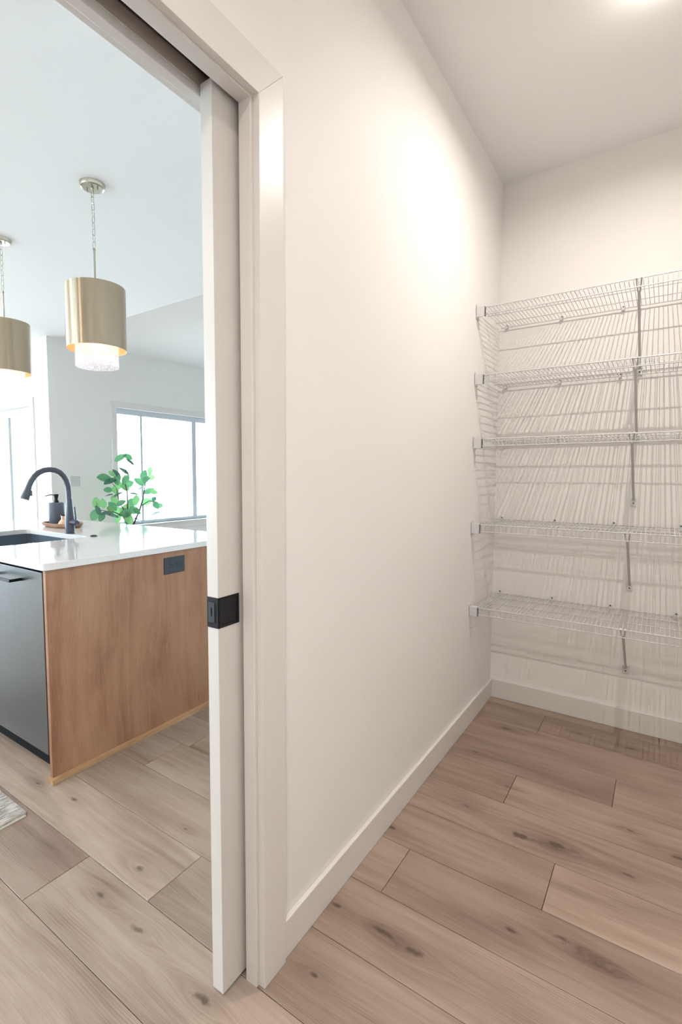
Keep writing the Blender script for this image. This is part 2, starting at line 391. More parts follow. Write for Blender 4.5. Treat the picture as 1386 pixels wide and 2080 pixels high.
# gable closing the vault over the kitchen ceiling edge
gb = MB().add([(-5.06, 3.0, CH+0.09), (0.05, 3.0, CH+0.09), (XR1, 3.0, ZR+0.1), (-5.06, 3.10, CH+0.09), (0.05, 3.10, CH+0.09), (XR1, 3.10, ZR+0.1)],
              [(0, 1, 2), (5, 4, 3), (0, 3, 4, 1), (1, 4, 5, 2), (2, 5, 3, 0)])
gb.build('wall_gable', 'wall_paint', kind=ST)

# pantry left wall with the pocket for the sliding door
DY0, DY1, DH = 0.06, 0.868, 2.093      # opening
XS, XK = -0.033, -0.115                # pantry skin back, kitchen face
wl = MB()
wl.box(XS, 0, DY1+0.012, YB+0.12, 0, CH)                 # pantry skin
wl.box(XK, -0.092, DY1+0.012, YB+0.12, 0, CH)            # kitchen skin
wl.box(-0.092, XS, 1.68, YB+0.12, 0, CH)               # solid studs past the pocket
wl.box(XS, 0, -1.2, DY1+0.012, DH+0.018, CH)
wl.box(XK, -0.092, -1.2, DY1+0.012, DH+0.018, CH)
wl.box(-0.092, XS, -1.2, 1.68, DH+0.075, CH)
wl.box(XK, 0, -1.2, DY0-0.018, 0, DH+0.018)
wl.box(XK, -0.0, -2.7, -1.2, 0, CH)
wl.build('wall_left', 'wall_paint', kind=ST)
B(-0.0, XR+0.12, YB, YB+0.12, 0, CH).build('wall_back', 'wall_paint', kind=ST)
B(XR, XR+0.12, -1.7, YB, 0, CH).build('wall_right', 'wall_paint', kind=ST)
B(0, XR, -1.7, -1.6, 0, CH).build('wall_front', 'wall_paint', kind=ST)
# kitchen and living room shell
B(XK, 0.0, YB+0.12, 6.7, 0, CH+0.08).build('wall_living_right', 'wall_paint', kind=ST)
B(-5.06, XK, 6.6, 6.72, 0, 3.9).build('wall_living_back', 'wall_paint', kind=ST)
w4 = setting('fill_window_left', (-9.06, 0.6, 1.5))  # unseen window, added to let more daylight into the kitchen
B(-9.062, -9.058, -1.9, 1.5, 0.15, 2.25).build('window_pane', 'pane_glass', w4)
for y in (-1.9, -0.78, 0.34, 1.46): B(-9.08, -9.04, y, y+0.04, 0.15, 2.25).build('mullion', 'backlit_vinyl', w4)
w5 = setting('fill_window_front', (-4.6, -2.64, 1.65))  # another added window out of view, lighting the island side
B(-5.6, -2.8, -2.642, -2.638, 1.1, 2.0).build('window_pane', 'pane_glass', w5)
for x in (-5.6, -4.22, -2.84): B(x, x+0.04, -2.66, -2.62, 1.1, 2.0).build('mullion', 'backlit_vinyl', w5)
kf = MB(); kf.box(-9.1, -5.6, -2.7, -2.58, 0, CH); kf.box(-2.8, XK, -2.7, -2.58, 0, CH); kf.box(-5.6, -2.8, -2.7, -2.58, 0, 1.1); kf.box(-5.6, -2.8, -2.7, -2.58, 2.0, CH)
kf.build('wall_kitchen_front', 'wall_paint', kind=ST)
kl = MB(); kl.box(-9.12, -9.0, -2.58, -1.9, 0, CH); kl.box(-9.12, -9.0, 1.5, 2.98, 0, CH); kl.box(-9.12, -9.0, -1.9, 1.5, 0, 0.15); kl.box(-9.12, -9.0, -1.9, 1.5, 2.25, CH)
kl.build('wall_kitchen_left', 'wall_paint', kind=ST)
XW, WY0, WY1, WZ0, WZ1 = -4.94, 3.838, 6.0, 0.604, 2.118
ww = MB()
ww.box(XW-0.12, XW, 2.98, WY0, 0, CH+0.06); ww.box(XW-0.12, XW, WY1, 6.7, 0, CH+0.06)
ww.box(XW-0.12, XW, WY0, WY1, 0, WZ0); ww.box(XW-0.12, XW, WY0, WY1, WZ1, CH+0.06)
ww.build('wall_window', 'wall_paint', kind=ST)
PX0, PX1, PZ = -6.75, -5.36, 2.075
wp = MB()
wp.box(-9.1, PX0, 2.98, 3.10, 0, CH+0.06); wp.box(PX1, XW-0.12, 2.98, 3.10, 0, CH+0.06); wp.box(PX0, PX1, 2.98, 3.10, PZ, CH+0.06)
wp.build('wall_patio', 'wall_paint', kind=ST)

# living room window: frame, two mullions, three panes
win = setting('window_1', (XW, 4.92, 1.36))
fr = MB(); FX0, FX1 = XW-0.095, XW-0.045
fr.box(FX0, FX1, WY0, WY1, WZ1-0.072, WZ1-0.002); fr.box(FX0, FX1, WY0, WY1, WZ0+0.002, WZ0+0.045)
fr.box(FX0, FX1, WY0+0.001, WY0+0.012, WZ0+0.045, WZ1-0.072); fr.box(FX0, FX1, WY1-0.04, WY1-0.001, WZ0+0.045, WZ1-0.072)
fr.build('window_frame', 'backlit_vinyl', win, bevel=0.003)
B(FX0+0.005, FX1+0.01, 4.218, 4.252, WZ0+0.045, WZ1-0.072).build('mullion', 'backlit_vinyl', win, bevel=0.003)
mu = B(FX0+0.005, FX1+0.01, 5.12, 5.20, WZ0+0.045, WZ1-0.072).build('mullion', 'backlit_vinyl', win, bevel=0.003)
for z in (0.86, 1.78):
    MB().box(FX1+0.01, FX1+0.03, 5.10, 5.125, z-0.03, z+0.03).build('sash_latch', 'backlit_vinyl', win, bevel=0.006)
for a, b in ((WY0+0.012, 4.218), (4.252, 5.12), (5.20, WY1-0.04)):
    B(XW-0.074, XW-0.070, a, b, WZ0+0.045, WZ1-0.072).build('window_pane', 'pane_glass', win)
CW = 0.075
cs = MB(); cs.box(XW, XW+0.016, WY0-CW, WY1+CW, WZ1, WZ1+CW); cs.box(XW, XW+0.016, WY0-CW, WY0, WZ0, WZ1); cs.box(XW, XW+0.016, WY1, WY1+CW, WZ0, WZ1)
cs.build('window_casing', 'trim_paint', win, bevel=0.002)
B(XW-0.05, XW+0.035, WY0-CW-0.01, WY1+CW+0.01, WZ0-0.022, WZ0).build('window_sill', 'trim_paint', win, bevel=0.004)
B(XW, XW+0.016, WY0-CW, WY1+CW, WZ0-0.10, WZ0-0.022).build('window_apron', 'trim_paint', win, bevel=0.002)

# patio door
pd = setting('door_2', ((PX0+PX1)/2, 3.04, 0))
f2 = MB(); FY0, FY1 = 3.0, 3.07
f2.box(PX0, PX1, FY0, FY1, PZ-0.10, PZ-0.002); f2.box(PX0, PX1, FY0, FY1, 0.0, 0.05)
f2.box(PX0+0.001, PX0+0.05, FY0, FY1, 0.05, PZ-0.10); f2.box(PX1-0.03, PX1-0.001, FY0, FY1, 0.05, PZ-0.10)
f2.build('door_frame', 'backlit_vinyl', pd, bevel=0.003)
xs = [PX1-0.03, -5.75, -5.97, -6.95, -7.12, PX0+0.05]
for a, b in ((-5.95, -5.75), (-7.12, -6.95)):
    B(a, b, FY0+0.01, FY1, 0.05, PZ-0.10).build('door_stile', 'backlit_vinyl', pd, bevel=0.003)
B(-5.985, -5.95, FY0-0.012, FY1, 0.05, PZ-0.10).build('weather_strip', 'brace_steel', pd, bevel=0.002)
for a, b in ((-5.75, PX1-0.03), (-6.95, -5.985), (PX0+0.05, -7.12)):
    B(a, b, 3.032, 3.038, 0.05, PZ-0.10).build('door_pane', 'pane_glass', pd)
c2 = MB(); CX = 0.09
c2.box(PX1, PX1+CX, 2.962, 2.98, 0, PZ); c2.box(PX0-CX, PX0, 2.962, 2.98, 0, PZ); c2.box(PX0-CX, PX1+CX, 2.962, 2.98, PZ, PZ+0.10)
c2.build('door_casing', 'trim_paint', pd, bevel=0.002)

# baseboards
BH, BT = 0.106, 0.014
B(0, BT, 0.965, YB-BT, 0, BH).build('baseboard_left', 'trim_paint', kind=ST, bevel=0.003)
B(0, XR, YB-BT, YB, 0, BH).build('baseboard_back', 'trim_paint', kind=ST, bevel=0.003)
B(XR-BT, XR, -1.6, YB-BT, 0, BH).build('baseboard_right', 'trim_paint', kind=ST, bevel=0.003)
B(XW, XW+BT, 2.98, 6.6, 0, BH).build('baseboard_window', 'trim_paint', kind=ST, bevel=0.003)
B(PX1+CX, XW, 2.966, 2.98, 0, BH).build('baseboard_patio', 'trim_paint', kind=ST, bevel=0.003)

# door surround: casing (mitred), split jambs, split head, track
tr = setting('trim_1', (0, 0.47, 0))
CT, CWD = 0.018, 0.0855
ci, co_ = DY1+0.009, DY1+0.009+CWD; hi, ho = DH+0.004, DH+0.004+CWD
cj, cjo = DY0-0.009, DY0-0.009-CWD
def mitre(quad, t0, t1):
    vs = [(t0, y, z) for y, z in quad]+[(t1, y, z) for y, z in quad]
    return MB().add(vs, [(0, 3, 2, 1), (4, 5, 6, 7), (0, 1, 5, 4), (1, 2, 6, 5), (2, 3, 7, 6), (3, 0, 4, 7)])
mitre([(ci, 0), (co_, 0), (co_, ho), (ci, hi)], 0, CT).build('casing_leg', 'trim_paint', tr, bevel=0.001)
mitre([(cjo, 0), (cj, 0), (cj, hi), (cjo, ho)], 0, CT).build('casing_leg', 'trim_paint', tr, bevel=0.001)
mitre([(cj, hi), (ci, hi), (co_, ho), (cjo, ho)], 0, CT).build('casing_head', 'trim_paint', tr, bevel=0.001)
for (a, b) in ((XS-0.002, 0.0), (XK, -0.092)):
    B(a, b, DY1, DY1+0.012, 0, DH).build('split_jamb', 'trim_paint', tr, bevel=0.0015)
    B(a, b, DY0, DY1+0.012, DH, DH+0.018).build('split_head', 'trim_paint', tr, bevel=0.0015)
B(XK, 0, DY0-0.018, DY0, 0, DH).build('strike_jamb', 'trim_paint', tr, bevel=0.0015)
B(-0.092, -0.0905, DY0, 1.6, DH+0.02, DH+0.074).build('slot_lining', 'raw_wood', tr)
B(-0.083, -0.040, DY0, 1.6, DH+0.045, DH+0.074).build('door_track', 'track_dark', tr)
mitre([(ci, 0), (co_, 0), (co_, ho), (ci, hi)], XK-CT, XK).build('casing_leg', 'trim_paint', tr, bevel=0.001)
mitre([(cj, hi), (ci, hi), (co_, ho), (cjo, ho)], XK-CT, XK).build('casing_head', 'trim_paint', tr, bevel=0.001)

# pocket door slab, pulled almost fully open
dr = B(-0.083, -0.048, 0.80, 1.61, 0.013, 2.112).build('door_1', 'door_paint', kind=ST, bevel=0.0012)
def kid(mb, name, m, parent, **k): return mb.build(name, m, parent, **k)
pull = MB().box(-0.048, -0.0465, 0.7985, 0.868, 0.9165, 0.988)
pull.box(-0.083, -0.0465, 0.7985, 0.7999, 0.9165, 0.988)
pu = kid(pull, 'door_pull', 'black_metal', dr, bevel=0.0006, label='black square pocket door pull wrapped round the edge')
cup = MB()
cup.box(-0.0465, -0.0452, 0.802, 0.8065, 0.920, 0.985); cup.box(-0.0465, -0.0452, 0.862, 0.8665, 0.920, 0.985)
cup.box(-0.0465, -0.0452, 0.8065, 0.862, 0.981, 0.985); cup.box(-0.0465, -0.0452, 0.8065, 0.862, 0.920, 0.924)
kid(cup, 'cup_rim', 'black_metal', pu, bevel=0.0005)
kid(MB().box(-0.0765, -0.057, 0.7965, 0.7985, 0.929, 0.976), 'edge_pull', 'outlet_black', pu, bevel=0.0006)
kid(MB().box(-0.0685, -0.0645, 0.7960, 0.7965, 0.944, 0.964), 'edge_slot', 'black_soft', pu)

# ------------------------------------------------------------------ wire shelves
YF = 2.49
wire_me = None
def shelf(zt, label):
    global wire_me
    root = thing('wire_shelf', label, 'shelf', (0, YF, zt), 'wire shelves on the pantry back wall')
    x0, x1 = 0.004, XR-0.004
    for nm, y, z, r in (('front_rod', YF, zt, 0.0029), ('lip_rod', YF, zt-0.034, 0.0026), ('middle_rod', 2.63, zt-0.0035, 0.0024), ('middle_rod', 2.775, zt-0.0035, 0.0024), ('rear_rod', 2.884, zt-0.0035, 0.0026)):
        MB().tube([(x0+0.008, y, z), (x1-0.008, y, z)], r, 8).build(nm, 'wire_coat', root)
    if wire_me is None:
        ob = MB().tube([(0, 2.886, zt), (0, YF+0.002, zt+0.0008), (0, YF-0.002, zt-0.001), (0, YF-0.0022, zt-0.036)], 0.0014, 6).build('cross_wire', 'wire_coat', root)
        wire_me = ob.data; bpy.data.objects.remove(ob)
    n = 84
    for i in range(n):
        o = bpy.data.objects.new('cross_wire', wire_me); COL.objects.link(o); o.parent = root; o.location = (0.020+i*0.01655, 0, 0)
        if o.location.x > XR-0.012: bpy.data.objects.remove(o); break
    for side, xa, xb in ((1, 0.0005, 0.040), (-1, XR-0.0005, XR-0.040)):
        eb = MB().box(xa, xb, YF-0.011, YF-0.007, zt-0.043, zt+0.004)
        eb.box(xa, xa+0.003*side, YF-0.011, YF+0.03, zt-0.049, zt+0.005)
        eb.box(xa, xb, YF-0.011, YF+0.010, zt+0.002, zt+0.005)
        eb.tube([(xa, YF-0.004, zt+0.010), (xa+0.004*side, YF-0.004, zt+0.010)], 0.010, 14)
        e = eb.build('end_bracket', 'bracket_plastic', root, bevel=0.001)
        B(xb, xb+0.002*side, YF-0.010, YF+0.008, zt-0.042, zt+0.003).build('bracket_edge', 'bracket_edge', e)
    XBR = 0.652
    # diagonal brace: two prongs hooked over the front rod, channel down to the wall foot
    zf = zt-0.305
    br = MB()
    for s in (-1, 1):
        br.tube([(XBR+s*0.0085, YF-0.004, zt-0.002), (XBR+s*0.0085, YF+0.004, zt+0.0045), (XBR+s*0.0085, YF+0.006, zt-0.006), (XBR+s*0.004, YF+0.046, zt-0.040)], 0.0032, 8)
    a = Vector((XBR, YF+0.040, zt-0.034)); b = Vector((XBR, YB-0.010, zf+0.012)); d = (b-a).normalized(); nn = Vector((1, 0, 0)); mm = d.cross(nn)
    w, h = 0.0052, 0.0035
    vs = [p+nn*(i*w)+mm*(j*h) for p in (a, b) for i, j in ((-1, -1), (1, -1), (1, 1), (-1, 1))]
    br.add(vs, [(0, 3, 2, 1), (4, 5, 6, 7), (0, 1, 5, 4), (1, 2, 6, 5), (2, 3, 7, 6), (3, 0, 4, 7)])
    bo = br.build('brace', 'brace_steel', root, label='grey diagonal support brace')
    B(XBR-0.0125, XBR+0.0125, YB-0.009, YB-0.0005, zf-0.020, zf+0.022).build('foot_plate', 'bracket_plastic', bo, bevel=0.003)
    MB().lathe([(0.0035, 0), (0.0035, 0.002)], (XBR, YB-0.011, zf-0.004), 10, axis=(0, 1, 0)).build('screw', 'screw_dark', bo)
    for x in [0.042+0.2665*k for k in range(6)]:
        if x > XR-0.02: continue
        c = MB().lathe([(0.0075, 0), (0.0075, 0.006)], (x, YB-0.0065, zt+0.006), 12, axis=(0, 1, 0))
        c.box(x-0.0065, x+0.0065, YB-0.020, YB-0.0005, zt-0.011, zt+0.002)
        cl = c.build('wall_clip', 'bracket_plastic', root, bevel=0.001)
        MB().lathe([(0.0034, 0), (0.0034, 0.002)], (x, YB-0.0085, zt+0.007), 10, axis=(0, 1, 0)).build('screw', 'screw_dark', cl)
    return root
for zt, lb in ((2.064, 'white wire shelf on pantry back wall, topmost of the five'), (1.746, 'white wire shelf on pantry back wall, second from the top'),
               (1.440, 'white wire shelf on pantry back wall at eye level, middle of the five'), (1.023, 'white wire shelf on pantry back wall, second from the floor'),
               (0.608, 'white wire shelf on pantry back wall, lowest, nearest the floor')):
    shelf(zt, lb)

# pantry ceiling lamp (just above the frame)
for i, (x, y, *_) in enumerate(LIGHTS):
    cl = thing('ceiling_light', ('round flush ceiling lamp above the pantry shelves', 'round flush ceiling lamp over the pantry doorway')[i], 'lamp', (x, y, CH))
    MB().lathe([(0.062, -0.016), (0.075, 0.0)], (x, y, CH), 32).build('lamp_base', 'trim_paint', cl)

# ------------------------------------------------------------------ kitchen island
isl = thing('kitchen_island', 'wooden kitchen island with brown grained end panel facing the doorway', 'island', (-2.3, 1.55, 0))
IX0, IX1, IY0, IY1, CZ = -3.31, -1.235, 1.008, 2.12, 0.885
B(IX1-0.020, IX1, IY0, IY1, 0.0, CZ).build('end_panel', 'island_veneer', isl, bevel=0.001)
DWX0, DWX1 = -1.882, -1.262
B(IX0, DWX0-0.004, IY0+0.03, IY1-0.02, 0.10, 0.66).build('cabinet_body', 'island_veneer', isl)
for q in ((IX0, DWX0-0.004, IY0+0.03, IY0+0.045), (IX0, IX1-0.021, IY1-0.035, IY1-0.02), (DWX0-0.010, DWX0-0.004, IY0+0.045, IY0+0.09), (IX0, IX0+0.015, IY0+0.045, IY1-0.035)):
    B(*q, 0.66, CZ).build('cabinet_panel', 'island_veneer', isl)
B(IX0+0.02, IX1-0.021, IY0+0.085, IY1-0.03, 0.0, 0.098).build('toe_kick', 'black_soft', isl)
for i in range(3):
    xa = DWX0-0.008-0.47*i
    d = B(xa-0.462, xa, IY0+0.010, IY0+0.029, 0.105, CZ-0.008).build('cabinet_door', 'island_veneer', isl, bevel=0.001)
    B(xa-0.06, xa-0.05, IY0-0.02, IY0+0.010, 0.62, 0.78).build('door_handle', 'black_metal', d, bevel=0.001)
B(IX1, IX1+0.022, 0.995, IY1, 0.0, 0.020).build('shoe_trim', 'shoe_wood', isl, bevel=0.001, label='light oak shoe trim along the floor')
B(IX1-0.020, IX1, 0.995, IY0, 0.0, 0.020).build('shoe_trim', 'shoe_wood', isl, bevel=0.001)

# counter
cn = MB(); outer = rrect(-3.352, -1.222, 0.997, 2.165, 0.022); inner = rrect(-2.600, -1.885, 1.115, 1.592, 0.045); n = len(outer)
vs = [(x, y, z) for z in (CZ, CZ+0.030) for lp in (outer, inner) for x, y in lp]
fs = []
for i in range(n):
    j = (i+1) % n
    fs += [(2*n+i, 2*n+j, 3*n+j, 3*n+i), (i, n+i, n+j, j), (i, j, 2*n+j, 2*n+i), (n+j, n+i, 3*n+i, 3*n+j)]
cn.add(vs, fs)
c = cn.build('countertop', 'quartz', bevel=0.0025); tag(c, 'white quartz countertop on the kitchen island', 'countertop')

# sink
sk = MB(); si = rrect(-2.606, -1.879, 1.109, 1.598, 0.05); so = rrect(-2.618, -1.867, 1.097, 1.610, 0.055); m_ = len(si); zt, zb = CZ-0.0005, 0.695
vs = [(x, y, zt) for x, y in si]+[(x, y, zb+0.01) for x, y in si]+[(x, y, zb) for x, y in so]+[(x, y, zt) for x, y in so]
fs = [tuple(m_+i for i in range(m_)), tuple(2*m_+i for i in range(m_-1, -1, -1))]
for i in range(m_):
    j = (i+1) % m_
    fs += [(j, i, m_+i, m_+j), (3*m_+i, 3*m_+j, 2*m_+j, 2*m_+i)[::-1], (i, j, 3*m_+j, 3*m_+i)]
sk.add(vs, fs)
sr = thing('sink', 'dark grey undermount sink set in the island countertop', 'sink', (-2.24, 1.35, zb))
sk.build('basin', 'sink_composite', sr)
MB().lathe([(0.045, 0), (0.045, 0.003), (0.03, 0.001)], (-2.24, 1.42, zb+0.010), 24).build('drain', 'nickel', sr)

# dishwasher
dw = thing('dishwasher', 'dark stainless dishwasher under the island counter', 'dishwasher', (-1.57, 1.3, 0.085))
B(DWX0+0.012, -1.296, 1.024, 1.050, 0.088, 0.866).build('dishwasher_door', 'dark_stainless', dw, bevel=0.0015)
B(DWX0+0.018, DWX1+0.004, 1.052, 1.60, 0.10, 0.882).build('tub', 'black_soft', dw)
B(DWX0+0.012, DWX1+0.002, 1.066, 1.080, 0.002, 0.098).build('kick_plate', 'black_soft', dw)  # black plate also stands in for the shadow under the door
B(DWX0+0.012, -1.296, 1.035, 1.050, 0.869, 0.882).build('control_strip', 'black_soft', dw)
hd = MB(); hd.box(-1.70, -1.468, 0.972, 0.980, 0.813, 0.825); hd.box(-1.70, -1.690, 0.980, 1.024, 0.813, 0.825); hd.box(-1.478, -1.468, 0.980, 1.024, 0.813, 0.825)
hd.build('handle', 'black_metal', dw, bevel=0.0008, label='black square bar handle')

# outlet on end panel
ot = thing('outlet', 'black horizontal duplex outlet on the island end panel', 'outlet', (IX1, 1.655, 0.813))
B(IX1, IX1+0.006, 1.591, 1.720, 0.773, 0.856).build('cover_plate', 'outlet_black', ot, bevel=0.0015)
for yc in (1.636, 1.679):
    loop = [(0.0165*math.cos(a), 0.0165*math.sin(a)) for a in [2*math.pi*k/24 for k in range(24)]]
    loop = [(max(-0.0135, min(0.0135, a)), b) for a, b in loop]
    vs = [(IX1+0.006, yc+a, 0.813+b) for a, b in loop]+[(IX1+0.0075, yc+a, 0.813+b) for a, b in loop]; k = len(loop)
    rc = MB().add(vs, [tuple(range(k, 2*k))]+[(i, (i+1) % k, k+(i+1) % k, k+i) for i in range(k)]).build('receptacle', 'outlet_black', ot)
    sl = MB(); X = IX1+0.0075
    sl.box(X, X+0.0004, yc-0.010, yc-0.002, 0.8185, 0.8205); sl.box(X, X+0.0004, yc-0.009, yc-0.002, 0.8055, 0.8075)
    sl.lathe([(0.0024, 0), (0.0024, 0.0004)], (X, yc+0.0075, 0.813), 10, axis=(1, 0, 0))
    sl.build('slots', 'black_soft', rc)

# faucet
FX, FY = -2.138, 1.62
fa = thing('faucet', 'matte black gooseneck pull-down faucet behind the sink', 'faucet', (FX, FY, CZ+0.03))
MB().lathe([(0.0290, 0.0), (0.0290, 0.004), (0.0265, 0.006), (0.0262, 0.05), (0.0262, 0.085), (0.0225, 0.13), (0.0185, 0.175), (0.0162, 0.205), (0.0158, 0.207)], (FX, FY, CZ+0.03), 28).build('faucet_body', 'faucet_hazed_black', fa)
arc = [(1.618, 1.12), (1.618, 1.17), (1.6155, 1.20), (1.607, 1.232), (1.592, 1.259), (1.570, 1.281), (1.541, 1.294), (1.507, 1.298), (1.475, 1.293), (1.445, 1.279), (1.420, 1.258), (1.402, 1.232), (1.390, 1.207), (1.388, 1.203)]
MB().tube([(FX, y, z) for y, z in arc], 0.0152, 16).build('gooseneck', 'faucet_hazed_black', fa)
hd_ = MB().tube([(FX, 1.389, 1.204), (FX, 1.3835, 1.187), (FX, 1.373, 1.157), (FX, 1.363, 1.131)], [0.0158, 0.0175, 0.0215, 0.0235], 20)
h_ = hd_.build('spray_head', 'faucet_hazed_black', fa)
MB().box(FX-0.007, FX+0.007, 1.392, 1.404, 1.148, 1.180).build('spray_button', 'faucet_hazed_black', h_, bevel=0.002)
MB().lathe([(0.0165, 0), (0.0165, 0.060), (0.0145, 0.064)], (FX+0.015, FY, 0.983), 22, axis=(1, 0, 0)).build('handle_barrel', 'faucet_hazed_black', fa)
MB().tube([(FX+0.062, FY, 0.985), (FX+0.060, FY+0.002, 1.015), (FX+0.052, FY+0.003, 1.078)], [0.0055, 0.0055, 0.0042], 12).build('lever', 'faucet_hazed_black', fa)
# air switch
ab = MB().lathe([(0.020, 0), (0.020, 0.0035), (0.017, 0.006), (0.010, 0.0085)], (-1.888, 1.62, CZ+0.03), 24).build('air_switch', 'black_metal')
tag(ab, 'small round black push button on the countertop right of the faucet', 'button')

# tray with soap dispenser and dish brush
TX, TY, TZ = -2.555, 1.80, CZ+0.03
ty = thing('wooden_tray', 'small oval brown wooden tray on the countertop behind the faucet', 'tray', (TX, TY, TZ))
def stad(a, b, n=40): 
    return [(TX+a*math.copysign(abs(math.cos(2*math.pi*k/n))**0.75, math.cos(2*math.pi*k/n)), TY+b*math.copysign(abs(math.sin(2*math.pi*k/n))**0.75, math.sin(2*math.pi*k/n))) for k in range(n)]
rings = [(0.150, 0.075, 0.0), (0.170, 0.092, 0.014), (0.174, 0.096, 0.030), (0.163, 0.086, 0.030), (0.156, 0.080, 0.010)]
tm = MB(); vs = []
for a, b, z in rings: vs += [(x, y, TZ+z) for x, y in stad(a, b)]
k = 40; fs = [(r*k+i, r*k+(i+1) % k, (r+1)*k+(i+1) % k, (r+1)*k+i) for r in range(len(rings)-1) for i in range(k)]
fs += [tuple(range(k-1, -1, -1)), tuple(range(4*k, 5*k))]
tm.add(vs, fs, True).build('tray_dish', 'tray_wood', ty)
SX, SY = -2.655, 1.815; SZ = TZ+0.0105
sd = thing('soap_dispenser', 'dark matte cylindrical soap dispenser standing on the wooden tray', 'dispenser', (SX, SY, SZ))
MB().lathe([(0.047, 0), (0.049, 0.003), (0.049, 0.140), (0.047, 0.147), (0.040, 0.150)], (SX, SY, SZ), 36).build('bottle', 'soap_hazed_black', sd)
MB().lathe([(0.017, 0.150), (0.017, 0.164), (0.011, 0.166), (0.012, 0.180), (0.0165, 0.200), (0.0165, 0.208)], (SX, SY, SZ), 24).build('pump', 'black_metal', sd)
MB().tube([(SX, SY, SZ+0.203), (SX-0.040, SY-0.022, SZ+0.203), (SX-0.072, SY-0.042, SZ+0.192)], [0.0045, 0.004, 0.0025], 10).build('spout', 'black_metal', sd)
BX, BY = -2.475, 1.762
bh = thing('dish_brush', 'small dish brush with copper neck and tan bristles on the wooden tray', 'brush', (BX, BY, SZ))
MB().lathe([(0.034, 0), (0.035, 0.012), (0.024, 0.032), (0.014, 0.044)], (BX, BY, SZ), 24).build('bristles', 'bristle', bh)
MB().lathe([(0.0115, 0.044), (0.0115, 0.070)], (BX, BY, SZ), 20).build('neck', 'copper', bh)
MB().lathe([(0.0165, 0.070), (0.0165, 0.076), (0.010, 0.079)], (BX, BY, SZ), 20).build('knob', 'black_metal', bh)

# ------------------------------------------------------------------ pendants
def pendant(px, py, label):
    P = thing('pendant_lamp', label, 'lamp', (px, py, CH), 'pendants above the island')
    MB().lathe([(0.052, -0.022), (0.060, -0.019), (0.064, -0.010), (0.066, -0.0005)], (px, py, CH), 40).build('canopy', 'nickel', P)
    for s in (-1, 1): MB().lathe([(0.004, -0.034), (0.004, -0.020)], (px+0.030*s, py+0.012*s, CH), 10).build('canopy_screw', 'nickel', P)
    MB().lathe([(0.005, -0.038), (0.009, -0.021)], (px, py, CH), 14).build('canopy_stem', 'nickel', P)
    z0, z1, N = CH-0.036, 2.492, 9; pitch = (z0-z1)/N
    def link(rot):
        h = pitch/2+0.003; w = 0.0078; pts = []
        for k in range(16):
            a = 2*math.pi*k/16; x = w*math.cos(a); z = (h-w)*(1 if math.sin(a) > 1e-9 else (-1 if math.sin(a) < -1e-9 else 0))+w*math.sin(a)
            pts.append((px+x*math.cos(rot), py+x*math.sin(rot), z0-pitch/2+z))
        return MB().ring(pts, 0.0017, 6)
    la = [link(0.3).build('chain_link', 'nickel', P), link(0.3+math.pi/2).build('chain_link', 'nickel', P)]
    la[1].location.z = -pitch
    for i in range(2, N):
        c = la[i % 2].copy(); COL.objects.link(c); c.parent = P; c.location = (0, 0, -pitch*i)
    MB().lathe([(0.0055, 2.278), (0.0055, 2.478), (0.0075, 2.480), (0.0075, 2.488), (0.004, 2.492)], (px, py, 0), 16).build('stem', 'nickel', P)
    zt, zb, r = 2.280, 1.950, 0.155
    sh = MB().lathe([(r, zb), (r, zt)], (px, py, 0), 72, caps=(False, False))
    sh.lathe([(0.0056, zt-0.001), (r, zt-0.001)], (px, py, 0), 72, caps=(False, False))
    sh.lathe([(r-0.0016, zb), (r, zb)], (px, py, 0), 72, caps=(False, False))
    so_ = sh.build('shade', 'brushed_brass', P, label='brushed champagne metal drum shade')
    MB().lathe([(r-0.0016, zb), (r-0.0016, zt-0.003), (0.02, zt-0.003)], (px, py, 0), 72, caps=(False, False)).build('shade_lining', 'brass_inside', so_)
    g = MB().lathe([(0.112, 1.858), (0.112, 2.15), (0.109, 2.15), (0.109, 1.858), (0.112, 1.858)], (px, py, 0), 56, caps=(False, False)).build('glass_diffuser', 'seeded_glass', P, label='clear seeded glass cylinder below the shade')
    MB().lathe([(0.018, 2.16), (0.018, 2.276)], (px, py, 0), 16).build('socket', 'nickel', P)
    prof = [(0.012, 2.16), (0.018, 2.14), (0.029, 2.11), (0.030, 2.085), (0.024, 2.064), (0.010, 2.055)]
    MB().lathe(prof, (px, py, 0), 20).build('bulb', 'bulb_glow', P)
    return P
p1 = pendant(-1.796, 1.618, 'brass drum pendant lamp nearest the doorway, above the faucet end of the island')
dup(p1, (-2.878, 1.624, CH), 'brass drum pendant lamp cut by the left edge of the photo')
for x, y in ((-1.796, 1.618), (-2.878, 1.624)):
    lamp('pendant_bulb_light', 'POINT', (x, y, 2.02), 1.0, (1, 0.74, 0.47), shadow_soft_size=0.03)

# ------------------------------------------------------------------ rug, plant, switch
rg = thing('rug', 'woven grey and cream rug corner on the kitchen floor by the island', 'rug', (-1.7, 0.55, 0.0))
MB().prism(rrect(-2.30, -1.118, 0.24, 0.850, 0.012), 0.0002, 0.0125).build('rug_pile', 'rug_weave', rg, bevel=0.003)
MB().box(-1.118, -1.112, 0.25, 0.842, 0.0002, 0.0055).box(-2.29, -1.125, 0.234, 0.240, 0.0002, 0.0055).build('rug_binding', 'rug_edge', rg, bevel=0.001, label='pale cream edge binding')

sw = thing('light_switch', 'white two-gang light switch plate on grey wall beside the living room window', 'switch', (XW, 3.265, 1.19))
B(XW, XW+0.006, 3.207, 3.325, 1.130, 1.250).build('switch_plate', 'plate_white', sw, bevel=0.002)
for y in (3.243, 3.289): B(XW+0.006, XW+0.0095, y-0.017, y+0.017, 1.157, 1.223).build('rocker', 'plate_white', sw, bevel=0.001)

